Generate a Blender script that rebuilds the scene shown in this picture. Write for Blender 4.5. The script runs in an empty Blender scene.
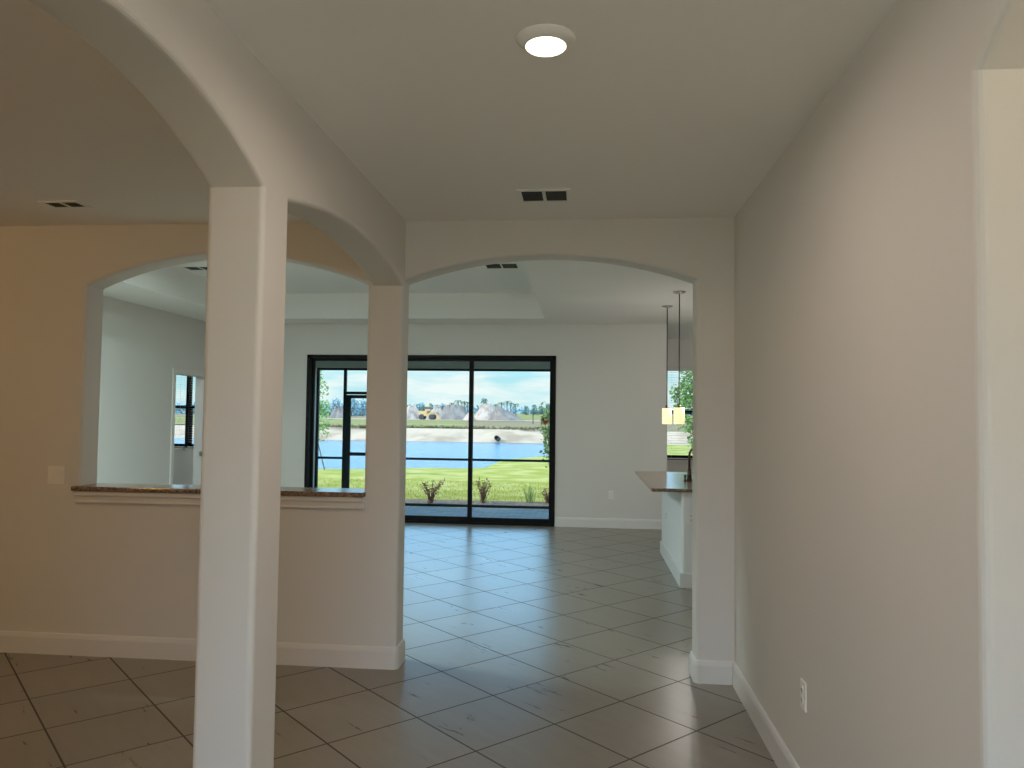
import bpy, bmesh, math, random
from mathutils import Vector, Matrix
S = bpy.context.scene
random.seed(7)
PI = math.pi

# ------------------------------------------------------------------ camera
F, YAW, PITCH, ROLL, CH = 757.8, 0.09527, 0.04214, 0.0122, 1.58
cy, sy, cp, sp = math.cos(YAW), math.sin(YAW), math.cos(PITCH), math.sin(PITCH)
fw = Vector((-sy*cp, cy*cp, sp)); rt = Vector((cy, sy, 0)); up = rt.cross(fw)
cr, sr = math.cos(ROLL), math.sin(ROLL)
r2 = cr*rt + sr*up; u2 = -sr*rt + cr*up
cam = bpy.data.objects.new('camera', bpy.data.cameras.new('camera'))
S.collection.objects.link(cam)
m = Matrix((r2, u2, -fw)).transposed().to_4x4(); m.translation = Vector((0, 0, CH))
cam.matrix_world = m
cam.data.sensor_width = 36; cam.data.lens = F*36/1024
cam.data.clip_start = .05; cam.data.clip_end = 2000
S.camera = cam

def at(px, py, Y):
    """a sight line of the photograph followed to depth Y"""
    d = fw + r2*((px-512)/F) - u2*((py-384)/F)
    return Vector((0, 0, CH)) + d*(Y/d.y)

# ------------------------------------------------------------------ view, sky, sun
S.view_settings.view_transform = 'Standard'; S.view_settings.look = 'None'
S.view_settings.exposure = 0.0; S.view_settings.gamma = 1.0
S.view_settings.use_curve_mapping = False
S.cycles.max_bounces = 14; S.cycles.diffuse_bounces = 8; S.cycles.transparent_max_bounces = 24
S.cycles.sample_clamp_indirect = 6.0
S.cycles.use_denoising = True

SUN_DIR = Vector((-.80, .10, .58)).normalized()      # towards the sun
SKY_LIFT = 1.0
w = bpy.data.worlds.new('sky'); S.world = w; w.use_nodes = True
nt = w.node_tree; N = nt.nodes; L = nt.links; N.clear()
def nn(t, **k):
    n = N.new(t)
    for a, b in k.items(): setattr(n, a, b)
    return n
tc = nn('ShaderNodeTexCoord'); sep = nn('ShaderNodeSeparateXYZ'); L.new(tc.outputs['Generated'], sep.inputs[0])
ramp = nn('ShaderNodeValToRGB'); L.new(sep.outputs['Z'], ramp.inputs[0])
e = ramp.color_ramp.elements
e[0].position = 0.0; e[0].color = (.62, .88, .93, 1)
e[1].position = 1.0; e[1].color = (.22, .42, .7, 1)
for pos, col in ((.05, (.50, .86, .95)), (.085, (.6, 1.15, 1.5)), (.15, (1.2, 2.5, 4.0)), (.35, (1.0, 2.1, 3.3)), (.55, (.35, .62, .9))):
    a = e.new(pos); a.color = (*col, 1)
mp = nn('ShaderNodeMapping'); L.new(tc.outputs['Generated'], mp.inputs[0]); mp.inputs['Scale'].default_value = (5, 5, 26)
no = nn('ShaderNodeTexNoise'); L.new(mp.outputs[0], no.inputs['Vector'])
no.inputs['Scale'].default_value = 1.6; no.inputs['Detail'].default_value = 5; no.inputs['Roughness'].default_value = .55
cl = nn('ShaderNodeValToRGB'); L.new(no.outputs[0], cl.inputs[0])
cl.color_ramp.elements[0].position = .40; cl.color_ramp.elements[0].color = (0, 0, 0, 1)
cl.color_ramp.elements[1].position = .60; cl.color_ramp.elements[1].color = (1, 1, 1, 1)
fade = nn('ShaderNodeMapRange'); L.new(sep.outputs['Z'], fade.inputs[0])       # the cloud bank lies low
fade.inputs['From Min'].default_value = .06; fade.inputs['From Max'].default_value = .12; fade.inputs['To Min'].default_value = 1; fade.inputs['To Max'].default_value = .12
cf = nn('ShaderNodeMath', operation='MULTIPLY'); L.new(cl.outputs[0], cf.inputs[0]); L.new(fade.outputs[0], cf.inputs[1])
mx = nn('ShaderNodeMixRGB'); L.new(cf.outputs[0], mx.inputs[0]); L.new(ramp.outputs[0], mx.inputs[1])
mx.inputs[2].default_value = (.93, 1.0, 1.0, 1)
dt = nn('ShaderNodeVectorMath', operation='DOT_PRODUCT'); L.new(tc.outputs['Generated'], dt.inputs[0]); dt.inputs[1].default_value = Vector((.05, -.86, .50))      # glow added to the unseen sky on the entrance side to light the hall
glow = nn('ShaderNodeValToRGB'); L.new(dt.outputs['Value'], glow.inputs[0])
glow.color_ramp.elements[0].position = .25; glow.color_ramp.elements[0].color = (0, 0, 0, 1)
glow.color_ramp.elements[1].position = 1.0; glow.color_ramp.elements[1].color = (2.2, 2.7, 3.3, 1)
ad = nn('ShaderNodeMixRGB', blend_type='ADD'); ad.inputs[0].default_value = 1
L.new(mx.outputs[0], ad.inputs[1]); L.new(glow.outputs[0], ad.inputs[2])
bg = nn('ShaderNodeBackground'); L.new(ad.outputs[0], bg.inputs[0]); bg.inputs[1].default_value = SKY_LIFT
wo = nn('ShaderNodeOutputWorld'); L.new(bg.outputs[0], wo.inputs[0])

sun = bpy.data.objects.new('sun', bpy.data.lights.new('sun', 'SUN')); S.collection.objects.link(sun)
sun.data.energy = 3.1; sun.data.angle = .01; sun.data.color = (1, .94, .82)
sun.rotation_euler = SUN_DIR.to_track_quat('Z', 'Y').to_euler()

CAN_W = dict(hall=17.2, flex=11.8, living=80.0, kitchen=4.6, side=17.0, foyer=20.0, pend=6.4)   # watts of the ceiling lamps, seen and added

# ------------------------------------------------------------------ helpers
C = S.collection
def lin(c):
    return tuple(((v/255)/12.92 if v <= 10 else ((v/255+.055)/1.055)**2.4) for v in c)
def mat(name, col, rough=.6, metal=0, spec=.5, noise=None, bump=None, emit=None, coat=0):
    M = bpy.data.materials.new(name); M.use_nodes = True
    t = M.node_tree; b = t.nodes['Principled BSDF']
    b.inputs['Base Color'].default_value = (*col, 1); b.inputs['Roughness'].default_value = rough
    b.inputs['Metallic'].default_value = metal; b.inputs['Specular IOR Level'].default_value = spec
    b.inputs['Coat Weight'].default_value = coat
    tcn = t.nodes.new('ShaderNodeTexCoord')
    if noise:
        sc, c2, lo, hi = noise
        n = t.nodes.new('ShaderNodeTexNoise'); n.inputs['Scale'].default_value = sc; n.inputs['Detail'].default_value = 6
        t.links.new(tcn.outputs['Object'], n.inputs['Vector'])
        r = t.nodes.new('ShaderNodeValToRGB'); t.links.new(n.outputs[0], r.inputs[0])
        r.color_ramp.elements[0].position = lo; r.color_ramp.elements[0].color = (*col, 1)
        r.color_ramp.elements[1].position = hi; r.color_ramp.elements[1].color = (*c2, 1)
        t.links.new(r.outputs[0], b.inputs['Base Color'])
    if bump:
        sc, st, di = bump
        n = t.nodes.new('ShaderNodeTexNoise'); n.inputs['Scale'].default_value = sc; n.inputs['Detail'].default_value = 3
        t.links.new(tcn.outputs['Object'], n.inputs['Vector'])
        bp = t.nodes.new('ShaderNodeBump'); bp.inputs['Strength'].default_value = st; bp.inputs['Distance'].default_value = di
        t.links.new(n.outputs[0], bp.inputs['Height']); t.links.new(bp.outputs[0], b.inputs['Normal'])
    if emit:
        b.inputs['Emission Color'].default_value = (*emit[0], 1); b.inputs['Emission Strength'].default_value = emit[1]
    return M

PAINT = mat('wall_paint', (.73, .70, .655), .75, spec=.25, bump=(90, .10, .004))
CEIL = mat('ceiling_paint', (.88, .86, .825), .85, spec=.2, bump=(60, .12, .004))
TRIM = mat('trim_paint', (.76, .735, .70), .45, spec=.3)
BRONZE = mat('dark_bronze', (.005, .005, .006), .5, spec=.15, noise=(30, (.008, .008, .008), .4, .7))
SCREENM = mat('dark_screen_frame', (.012, .022, .022), .5, spec=.2, noise=(20, (.018, .026, .026), .4, .7))
WHITEP = mat('white_plastic', (.88, .85, .80), .4, noise=(40, (.86, .83, .78), .4, .7))
WHITEM = mat('white_metal', (.86, .84, .80), .45, noise=(40, (.84, .82, .78), .4, .7))
VENTD = mat('vent_shadow_metal', (.05, .05, .045), .6, noise=(30, (.06, .06, .055), .4, .7))
SLOT = mat('slot_dark', (.03, .03, .03), .6, noise=(30, (.04, .04, .04), .4, .7))
ORB = mat('oil_rubbed_bronze', (.075, .055, .04), .35, metal=.7, noise=(25, (.11, .08, .055), .4, .7))
NICKEL = mat('brushed_nickel', (.45, .43, .39), .3, metal=1, noise=(60, (.52, .5, .46), .4, .6))
ISL = mat('island_paint', (.82, .81, .79), .6, spec=.3, bump=(90, .08, .003))
STUCCO = mat('exterior_stucco', (.84, .84, .82), .85, spec=.2, bump=(45, .35, .01))
LANC = mat('lanai_ceiling_paint', (.44, .46, .44), .85, spec=.2, bump=(45, .1, .005))
LENS = mat('lit_lens', (.9, .85, .75), .5, emit=((1, .88, .62), 5.0))

def granite():
    M = mat('granite', (.2, .15, .11), .16, spec=.45)
    t = M.node_tree; b = t.nodes['Principled BSDF']
    tcn = t.nodes.new('ShaderNodeTexCoord')
    v = t.nodes.new('ShaderNodeTexVoronoi'); v.inputs['Scale'].default_value = 160
    n = t.nodes.new('ShaderNodeTexNoise'); n.inputs['Scale'].default_value = 55; n.inputs['Detail'].default_value = 8; n.inputs['Roughness'].default_value = .75
    t.links.new(tcn.outputs['Object'], v.inputs['Vector']); t.links.new(tcn.outputs['Object'], n.inputs['Vector'])
    r = t.nodes.new('ShaderNodeValToRGB'); t.links.new(n.outputs[0], r.inputs[0])
    el = r.color_ramp.elements
    el[0].position = .33; el[0].color = (.04, .026, .018, 1); el[1].position = .70; el[1].color = (.66, .48, .33, 1)
    q = el.new(.48); q.color = (.26, .165, .10, 1); q = el.new(.58); q.color = (.45, .31, .20, 1)
    mxn = t.nodes.new('ShaderNodeMixRGB'); mxn.blend_type = 'MULTIPLY'; mxn.inputs[0].default_value = .45
    t.links.new(r.outputs[0], mxn.inputs[1]); t.links.new(v.outputs['Color'], mxn.inputs[2])
    t.links.new(mxn.outputs[0], b.inputs['Base Color'])
    return M
GRAN = granite()

def tile_floor():
    M = mat('porcelain_tile', (.3, .27, .22), .25, spec=.65)
    t = M.node_tree; b = t.nodes['Principled BSDF']; l = t.links; n = t.nodes.new
    tcn = n('ShaderNodeTexCoord')
    mpn = n('ShaderNodeMapping'); mpn.vector_type = 'TEXTURE'
    mpn.inputs['Location'].default_value = (-.5001, 4.3273, 0); mpn.inputs['Rotation'].default_value = (0, 0, -math.radians(44.58))
    l.new(tcn.outputs['Object'], mpn.inputs[0])
    br = n('ShaderNodeTexBrick'); br.offset = 0; br.squash = 1
    br.inputs['Scale'].default_value = 1; br.inputs['Brick Width'].default_value = .508; br.inputs['Row Height'].default_value = .508
    br.inputs['Mortar Size'].default_value = .005; br.inputs['Mortar Smooth'].default_value = .1; br.inputs['Bias'].default_value = 0
    br.inputs['Color1'].default_value = (0, 0, 0, 1); br.inputs['Color2'].default_value = (1, 1, 1, 1); br.inputs['Mortar'].default_value = (.5, .5, .5, 1)
    l.new(mpn.outputs[0], br.inputs[0])
    # streaks along one side of the tile, shifted from tile to tile
    sh = n('ShaderNodeVectorMath'); sh.operation = 'SCALE'; sh.inputs['Scale'].default_value = 9
    l.new(br.outputs['Color'], sh.inputs[0])
    av = n('ShaderNodeVectorMath'); av.operation = 'ADD'; l.new(mpn.outputs[0], av.inputs[0]); l.new(sh.outputs[0], av.inputs[1])
    m2 = n('ShaderNodeMapping'); m2.inputs['Scale'].default_value = (1.6, 9, 1); l.new(av.outputs[0], m2.inputs[0])
    ns = n('ShaderNodeTexNoise'); ns.inputs['Scale'].default_value = 1.8; ns.inputs['Detail'].default_value = 7; ns.inputs['Roughness'].default_value = .6
    ns.inputs['Distortion'].default_value = .4
    l.new(m2.outputs[0], ns.inputs['Vector'])
    rp = n('ShaderNodeValToRGB'); l.new(ns.outputs[0], rp.inputs[0])
    rp.color_ramp.elements[0].position = .3; rp.color_ramp.elements[0].color = (.265, .232, .185, 1)
    rp.color_ramp.elements[1].position = .72; rp.color_ramp.elements[1].color = (.305, .272, .222, 1)
    tint = n('ShaderNodeMixRGB'); tint.blend_type = 'MULTIPLY'; tint.inputs[0].default_value = 1
    tr = n('ShaderNodeValToRGB'); l.new(br.outputs['Color'], tr.inputs[0])
    tr.color_ramp.elements[0].color = (.93, .93, .93, 1); tr.color_ramp.elements[1].color = (1.04, 1.035, 1.02, 1)
    l.new(rp.outputs[0], tint.inputs[1]); l.new(tr.outputs[0], tint.inputs[2])
    mg = n('ShaderNodeMixRGB'); l.new(br.outputs['Fac'], mg.inputs[0]); l.new(tint.outputs[0], mg.inputs[1]); mg.inputs[2].default_value = (.075, .064, .048, 1)
    l.new(mg.outputs[0], b.inputs['Base Color'])
    rr = n('ShaderNodeMapRange'); l.new(ns.outputs[0], rr.inputs[0]); rr.inputs['From Min'].default_value = .3; rr.inputs['From Max'].default_value = .7
    rr.inputs['To Min'].default_value = .27; rr.inputs['To Max'].default_value = .31
    mr = n('ShaderNodeMath'); mr.operation = 'MULTIPLY_ADD'; l.new(br.outputs['Fac'], mr.inputs[0]); mr.inputs[1].default_value = .5
    l.new(rr.outputs[0], mr.inputs[2]); l.new(mr.outputs[0], b.inputs['Roughness'])
    bp = n('ShaderNodeBump'); bp.inputs['Strength'].default_value = .35; bp.inputs['Distance'].default_value = .003; bp.invert = True
    l.new(br.outputs['Fac'], bp.inputs['Height']); l.new(bp.outputs[0], b.inputs['Normal'])
    return M
TILE = tile_floor()

def pavers():
    M = mat('pavers', (.2, .2, .2), .7)
    t = M.node_tree; b = t.nodes['Principled BSDF']; tcn = t.nodes.new('ShaderNodeTexCoord')
    br = t.nodes.new('ShaderNodeTexBrick'); br.inputs['Scale'].default_value = 1
    br.inputs['Brick Width'].default_value = .22; br.inputs['Row Height'].default_value = .11; br.inputs['Mortar Size'].default_value = .005
    br.inputs['Color1'].default_value = (.23, .26, .29, 1); br.inputs['Color2'].default_value = (.34, .37, .40, 1); br.inputs['Mortar'].default_value = (.14, .15, .16, 1)
    t.links.new(tcn.outputs['Object'], br.inputs[0]); t.links.new(br.outputs['Color'], b.inputs['Base Color'])
    return M
PAVE = pavers()

def glass_mat():
    M = bpy.data.materials.new('window_glass'); M.use_nodes = True
    t = M.node_tree; t.nodes.clear(); n = t.nodes.new
    tr = n('ShaderNodeBsdfTransparent'); tr.inputs[0].default_value = (.96, .99, .98, 1)
    gl = n('ShaderNodeBsdfGlossy'); gl.inputs['Roughness'].default_value = .02
    fr = n('ShaderNodeFresnel'); fr.inputs['IOR'].default_value = 1.12
    mxn = n('ShaderNodeMixShader'); o = n('ShaderNodeOutputMaterial')
    t.links.new(fr.outputs[0], mxn.inputs[0]); t.links.new(tr.outputs[0], mxn.inputs[1]); t.links.new(gl.outputs[0], mxn.inputs[2]); t.links.new(mxn.outputs[0], o.inputs[0])
    return M
GLASS = glass_mat()

def wloc(o):
    v = o.location.copy()
    while o.parent: o = o.parent; v = v + o.location
    return v
def obj(name, bm, material, parent=None, smooth=False):
    """bm holds world coordinates; the object becomes ONE mesh, a child of parent if given"""
    me = bpy.data.meshes.new(name)
    if parent: bmesh.ops.translate(bm, vec=-wloc(parent), verts=bm.verts)
    bm.to_mesh(me); bm.free()
    me.materials.append(material)
    if smooth:
        for p in me.polygons: p.use_smooth = True
    o = bpy.data.objects.new(name, me); C.objects.link(o)
    if parent: o.parent = parent
    return o
def rebase(o, loc):
    """move a top-level mesh's origin to its base"""
    o.data.transform(Matrix.Translation(-Vector(loc))); o.location = loc
    return o
def tag(o, label, cat, group=None, kind=None):
    o['label'] = label; o['category'] = cat
    if group: o['group'] = group
    if kind: o['kind'] = kind
    return o
def thing(name, label, cat, loc, group=None, kind=None):
    o = bpy.data.objects.new(name, None); C.objects.link(o); o.location = loc
    o.empty_display_size = .1
    return tag(o, label, cat, group, kind)
def struct(name, bm, m_, label, cat, parent=None):
    o = obj(name, bm, m_, parent)
    if not parent: tag(o, label, cat, kind='structure')
    return o
def dup(root, loc, label, group=None):
    r = root.copy(); C.objects.link(r); r.location = loc; r['label'] = label
    if group: r['group'] = group
    for ch in list(root.children):
        c = ch.copy(); C.objects.link(c); c.parent = r
        for g in list(ch.children):
            d = g.copy(); C.objects.link(d); d.parent = c
    return r
def B(): return bmesh.new()
def box(bm, x0, x1, y0, y1, z0, z1, bev=0, seg=2):
    r = bmesh.ops.create_cube(bm, size=1)
    vs = r['verts']
    for v in vs:
        v.co = Vector((x0 if v.co.x < 0 else x1, y0 if v.co.y < 0 else y1, z0 if v.co.z < 0 else z1))
    if bev:
        es = list({e_ for v in vs for e_ in v.link_edges})
        bmesh.ops.bevel(bm, geom=es, offset=bev, segments=seg, affect='EDGES', profile=.5)
    return bm
def boxes(*bs):
    bm = B()
    for b_ in bs: box(bm, *b_)
    return bm
def tube(bm, pts, rad, n=10, cap=True):
    pts = [Vector(p) for p in pts]
    rs = rad if isinstance(rad, (list, tuple)) else [rad]*len(pts)
    rings = []
    ref = None
    for i, p in enumerate(pts):
        d = (pts[min(i+1, len(pts)-1)] - pts[max(i-1, 0)]).normalized()
        if ref is None:
            ref = Vector((1, 0, 0)) if abs(d.x) < .8 else Vector((0, 1, 0))
        u = (ref - d*ref.dot(d)).normalized(); ref = u; v = d.cross(u)
        rings.append([bm.verts.new(p + rs[i]*(math.cos(2*PI*k/n)*u + math.sin(2*PI*k/n)*v)) for k in range(n)])
    for a_, b_ in zip(rings, rings[1:]):
        for k in range(n): bm.faces.new((a_[k], a_[(k+1) % n], b_[(k+1) % n], b_[k]))
    if cap:
        bm.faces.new(rings[0][::-1]); bm.faces.new(rings[-1])
    return bm
def lathe(bm, prof, cx, cy_, cz, n=40):
    rings = []
    for r_, z in prof:
        if r_ < 1e-6: rings.append([bm.verts.new((cx, cy_, cz+z))])
        else: rings.append([bm.verts.new((cx+r_*math.cos(2*PI*k/n), cy_+r_*math.sin(2*PI*k/n), cz+z)) for k in range(n)])
    for a_, b_ in zip(rings, rings[1:]):
        for k in range(n):
            k2 = (k+1) % n
            if len(a_) == 1 and len(b_) == 1: continue
            if len(a_) == 1: bm.faces.new((a_[0], b_[k2], b_[k]))
            elif len(b_) == 1: bm.faces.new((a_[k], a_[k2], b_[0]))
            else: bm.faces.new((a_[k], a_[k2], b_[k2], b_[k]))
    bmesh.ops.recalc_face_normals(bm, faces=bm.faces)
    return bm
def arc(u0, u1, zs, za, n=40):
    """points of a segmental arch from (u0,zs) over the apex za to (u1,zs)"""
    c = (u1-u0)/2; h_ = za-zs; R_ = (c*c+h_*h_)/(2*h_); mid = (u0+u1)/2; zc = za-R_
    th = math.asin(abs(c)/R_)
    return [(mid + math.copysign(1, c)*R_*math.sin(-th+2*th*i/n), zc+R_*math.cos(-th+2*th*i/n)) for i in range(n+1)]
def slab(polys, axis, w0, w1, pick, rad=.021):
    """a wall cut from plane outlines sharing edges, extruded along axis ('x' or 'y'), its picked long edges rounded (bullnose)"""
    bm = B(); vd = {}
    def V(u, v):
        k = (round(u, 4), round(v, 4))
        if k not in vd: vd[k] = bm.verts.new((w0, u, v) if axis == 'x' else (u, w0, v))
        return vd[k]
    for p in polys: bm.faces.new([V(*q) for q in p])
    r = bmesh.ops.extrude_face_region(bm, geom=bm.faces[:])
    vec = Vector((w1-w0, 0, 0)) if axis == 'x' else Vector((0, w1-w0, 0))
    bmesh.ops.translate(bm, vec=vec, verts=[g for g in r['geom'] if isinstance(g, bmesh.types.BMVert)])
    bmesh.ops.recalc_face_normals(bm, faces=bm.faces)
    ax = 0 if axis == 'x' else 1
    es = []
    for e_ in bm.edges:
        a_, b_ = e_.verts
        if abs(a_.co[ax]-b_.co[ax]) > 1e-5 or len(e_.link_faces) != 2: continue
        if e_.calc_face_angle() < .7: continue
        mid = (a_.co+b_.co)/2
        if pick(mid[1-ax], mid.z): es.append(e_)
    if es: bmesh.ops.bevel(bm, geom=es, offset=rad, segments=4, affect='EDGES', profile=.5, clamp_overlap=False)
    return bm

# ------------------------------------------------------------------ room shell
H1, H2, HT = 2.81, 2.93, 3.29                 # hall ceiling, great room ceiling, tray
XR, XC0, XC1 = .905, -1.352, -1.14            # hall right wall, colonnade wall faces
YW, YWB = 4.69, 4.88                          # cross wall
YE = -1.5                                     # entrance wall
YF = 10.98                                    # far wall
XLL = -5.62                                   # outer left wall
A0, A1 = -1.152, .68                           # hall arch
P0, P1 = -3.28, -1.378                         # pass-through
ZS = 1.06                                     # pass-through sill

bm = boxes((-9.8, 4.4, YE-.2, YF+.02, -.12, 0), (-9.8, -4.95, YF, 13.1, -.12, 0), (1.1, 4.4, YF, 13.15, -.12, 0))
struct('floor', bm, TILE, 'beige and grey porcelain tile floor laid diagonally through hall and great room', 'floor')

bm = boxes((-5.9, 2.9, YE-.2, YWB, H1, H1+.25))
struct('ceiling', bm, CEIL, 'flat greige ceiling over the hall and left room', 'ceiling')
TX0, TX1, TY0, TY1 = -4.8, -.555, 5.6, 10.42
bm = boxes((XLL-.2, TX0, YWB, YF+.1, H2, H2+.5), (TX1, 4.4, YWB, YF+.1, H2, H2+.5), (TX0, TX1, YWB, TY0, H2, H2+.5), (TX0, TX1, TY1, YF+.1, H2, H2+.5),
           (TX0-.01, TX1+.01, TY0-.01, TY1+.01, HT, HT+.14), (1.03, 4.4, YF+.1, 13.3, H2, H2+.2))
struct('ceiling_great_room', bm, CEIL, 'great room ceiling with a raised rectangular tray', 'ceiling')
struct('ceiling_bedroom', boxes((-9.8, XLL-.2, 7.2, 13.3, H1, H1+.3), (XLL-.25, -4.8, YF+.12, 13.3, H1, H1+.3)), CEIL, 'bedroom ceiling beyond the doorway in the left wall', 'ceiling')

# cross wall with the hall arch and the pass-through
arcP = arc(P0, P1, 2.41, 2.615); arcA = arc(A0, A1, 2.43, 2.59)
xl, xr = XLL-.2, 4.4
upper = [(xl, ZS), (P0, ZS)] + arcP + [(P1, ZS), (A0, ZS)] + arcA + [(A1, 0), (xr, 0), (xr, 3.0), (xl, 3.0)]
lower = [(xl, 0), (A0, 0), (A0, ZS), (P1, ZS), (P0, ZS), (xl, ZS)]
pk = lambda u, z: (P0-.01 < u < P1+.01 and z > ZS+.02) or (A0-.01 < u < A1+.01)
bm = slab([upper, lower], 'y', YW, YWB, pk)
struct('wall_middle', bm, PAINT, 'cross wall with the wide hall arch and the arched pass-through window', 'wall')

# colonnade wall: arches towards the left room
CA = [(2.80, 4.70, 2.395, 2.507), (1.06, 2.57, 2.385, 2.57)]
out = [(YE, 0)]
for y0, y1, zs_, za in sorted(CA):
    out += [(y0, 0)] + arc(y0, y1, zs_, za) + ([(y1, 0)] if y1 < YW else [])
out += [(YW+.01, 2.95), (YE, 2.95)]
pk = lambda u, z: any(y0-.01 < u < min(y1+.01, YW) for y0, y1, _, _ in CA) and z < 2.6
bm = slab([out], 'x', XC0, XC1, pk)
r = bmesh.ops.bisect_plane(bm, geom=bm.verts[:]+bm.edges[:]+bm.faces[:], plane_co=(0, 0, 2.39), plane_no=(0, 0, 1))
bmesh.ops.split_edges(bm, edges=[g for g in r['geom_cut'] if isinstance(g, bmesh.types.BMEdge)])
def take(bm, test):
    c = bm.copy()
    bmesh.ops.delete(c, geom=[f for f in c.faces if not test(f.calc_center_median())], context='FACES')
    return c
for nm, y0, y1, lab in (('column', 2.57, 2.80, 'square drywall column with rounded corners between the two left arches'),):
    t_ = lambda p: y0-.005 < p.y < y1+.005 and p.z < 2.39
    cb = take(bm, t_)
    bmesh.ops.delete(bm, geom=[f for f in bm.faces if t_(f.calc_center_median())], context='FACES')
    struct(nm, cb, PAINT, lab, 'column')
struct('wall_left', bm, PAINT, 'arched partition wall between the hall and the left room', 'wall')

# hall right wall with an arched side opening
ra = arc(.28, 1.83, 2.40, 2.70)
out = [(YE, 0), (.28, 0)] + ra + [(1.83, 0), (YW+.02, 0), (YW+.02, 2.95), (YE, 2.95)]
bm = slab([out], 'x', XR, XR+.2, lambda u, z: .27 < u < 1.84 and z < 2.75, rad=.024)
struct('wall_right', bm, PAINT, 'long plain right hall wall ending in an arched side opening', 'wall')
struct('wall_alcove', boxes((2.7, 2.9, -.8, 2.6, 0, 2.9), (XR+.19, 2.9, 2.4, 2.6, 0, 2.9), (XR+.19, 2.9, -.8, -.6, 0, 2.9)), PAINT, 'walls of the alcove behind the right side arch', 'wall')

# outer walls
FD = (-1.10, .87, 2.45)        # entrance door opening
struct('wall_front', boxes((xl, FD[0], YE-.2, YE, 0, 3), (FD[1], 2.9, YE-.2, YE, 0, 3), (FD[0], FD[1], YE-.2, YE, FD[2], 3)), PAINT, 'entrance wall behind the viewer', 'wall')
DY0, DY1, DZ = 9.95, 10.80, 2.115
struct('wall_outer_left', boxes((XLL-.15, XLL, YE, DY0, 0, 3.4), (XLL-.15, XLL, DY1, YF+.17, 0, 3.4), (XLL-.15, XLL, DY0, DY1, DZ, 3.4)), PAINT, 'pale left wall of the great room with a doorway to a bedroom', 'wall')
SX0, SX1, SZ = -4.13, -.412, 2.46
struct('wall_far', boxes((XLL, SX0, YF, YF+.17, 0, 3.4), (SX1, 1.18, YF, YF+.17, 0, 3.4), (SX0, SX1, YF, YF+.17, SZ, 3.4)), PAINT, 'far great room wall around the wide sliding glass door', 'wall')
NX0, NX1, NZ0, NZ1 = 1.33, 2.33, .87, 2.425
struct('wall_nook', boxes((1.03, 1.18, YF+.1, 13.25, 0, 3.0), (1.18, NX0, 13.06, 13.25, 0, 3.0), (NX1, 4.4, 13.06, 13.25, 0, 3.0), (NX0, NX1, 13.06, 13.25, 0, NZ0), (NX0, NX1, 13.06, 13.25, NZ1, 3.0)), PAINT, 'breakfast nook walls with a window beyond the island', 'wall')
struct('wall_kitchen', boxes((4.2, 4.4, YWB, 13.25, 0, 3.2)), PAINT, 'kitchen side wall to the right of the island', 'wall')
BZ0, BZ1 = .93, 2.36
BW = [(-8.05, -7.12), (-7.12, -6.19)]
struct('wall_bedroom', boxes((-9.8, -9.6, 7.2, 13.2, 0, 3), (-9.8, XLL-.1, 7.2, 7.4, 0, 3), (-9.8, BW[0][0], 13.0, 13.2, 0, 3), (BW[0][1], BW[1][0], 13.0, 13.2, BZ0, BZ1), (BW[1][1], -4.8, 13.0, 13.2, 0, 3),
       (BW[0][0], BW[1][1], 13.0, 13.2, 0, BZ0), (BW[0][0], BW[1][1], 13.0, 13.2, BZ1, 3), (-4.95, -4.8, YF+.1, 13.2, 0, 3)), PAINT, 'bedroom walls seen through the doorway', 'wall')
struct('trim_lanai_wall', boxes((-4.8, -4.775, YF+.17, 13.2, 0, 2.75), (1.005, 1.03, YF+.17, 13.25, 0, 2.75)), STUCCO, 'white stucco side wall of the covered patio', 'wall')

# ------------------------------------------------------------------ baseboards
BH, BT = .135, .017
def bb(*segs):
    bm = B()
    for x0, x1, y0, y1 in segs:
        box(bm, x0, x1, y0, y1, 0, BH-.012); box(bm, x0+(.0 if x1-x0 > .05 else .002), x1-(.0 if x1-x0 > .05 else .002), y0+(.002 if y1-y0 < .05 else 0), y1-(.002 if y1-y0 < .05 else 0), BH-.012, BH, )
    return bm
def base(name, path, label):
    """moulding swept along a floor path (list of (x,y)), room on the right of the path"""
    prof = [(0, 0), (BT, 0), (BT, BH-.03), (BT-.003, BH-.018), (BT-.007, BH-.006), (BT-.012, BH), (0, BH)]
    bm = B(); n = len(path); rings = []
    for i in range(n):
        p = Vector((*path[i], 0))
        d0 = (Vector((*path[i], 0))-Vector((*path[i-1], 0))).normalized() if i else None
        d1 = (Vector((*path[i+1], 0))-p).normalized() if i < n-1 else None
        n0 = Vector((d0.y, -d0.x, 0)) if d0 else None; n1 = Vector((d1.y, -d1.x, 0)) if d1 else None
        if n0 and n1:
            nm = (n0+n1); nm = nm/nm.dot(n0)
        else: nm = n0 or n1
        rings.append([bm.verts.new(p + nm*o_ + Vector((0, 0, z))) for o_, z in prof])
    k = len(prof)
    for a_, b_ in zip(rings, rings[1:]):
        for j in range(k): bm.faces.new((a_[j], a_[(j+1) % k], b_[(j+1) % k], b_[j]))
    bm.faces.new(rings[0]); bm.faces.new(rings[-1][::-1])
    bmesh.ops.recalc_face_normals(bm, faces=bm.faces)
    return struct(name, bm, TRIM, label, 'baseboard')
def corner(x, y, r, a0, a1, n=4):
    return [(x+r*math.cos(a0+(a1-a0)*i/n), y+r*math.sin(a0+(a1-a0)*i/n)) for i in range(n+1)]
R_ = .021
base('baseboard_middle', [(XLL, YW)] + corner(A0-R_, YW+R_, R_, -PI/2, 0) + corner(A0-R_, YWB-R_, R_, 0, PI/2) + [(XLL, YWB)], 'white baseboard below the pass-through, wrapping the left arch jamb')
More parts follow.
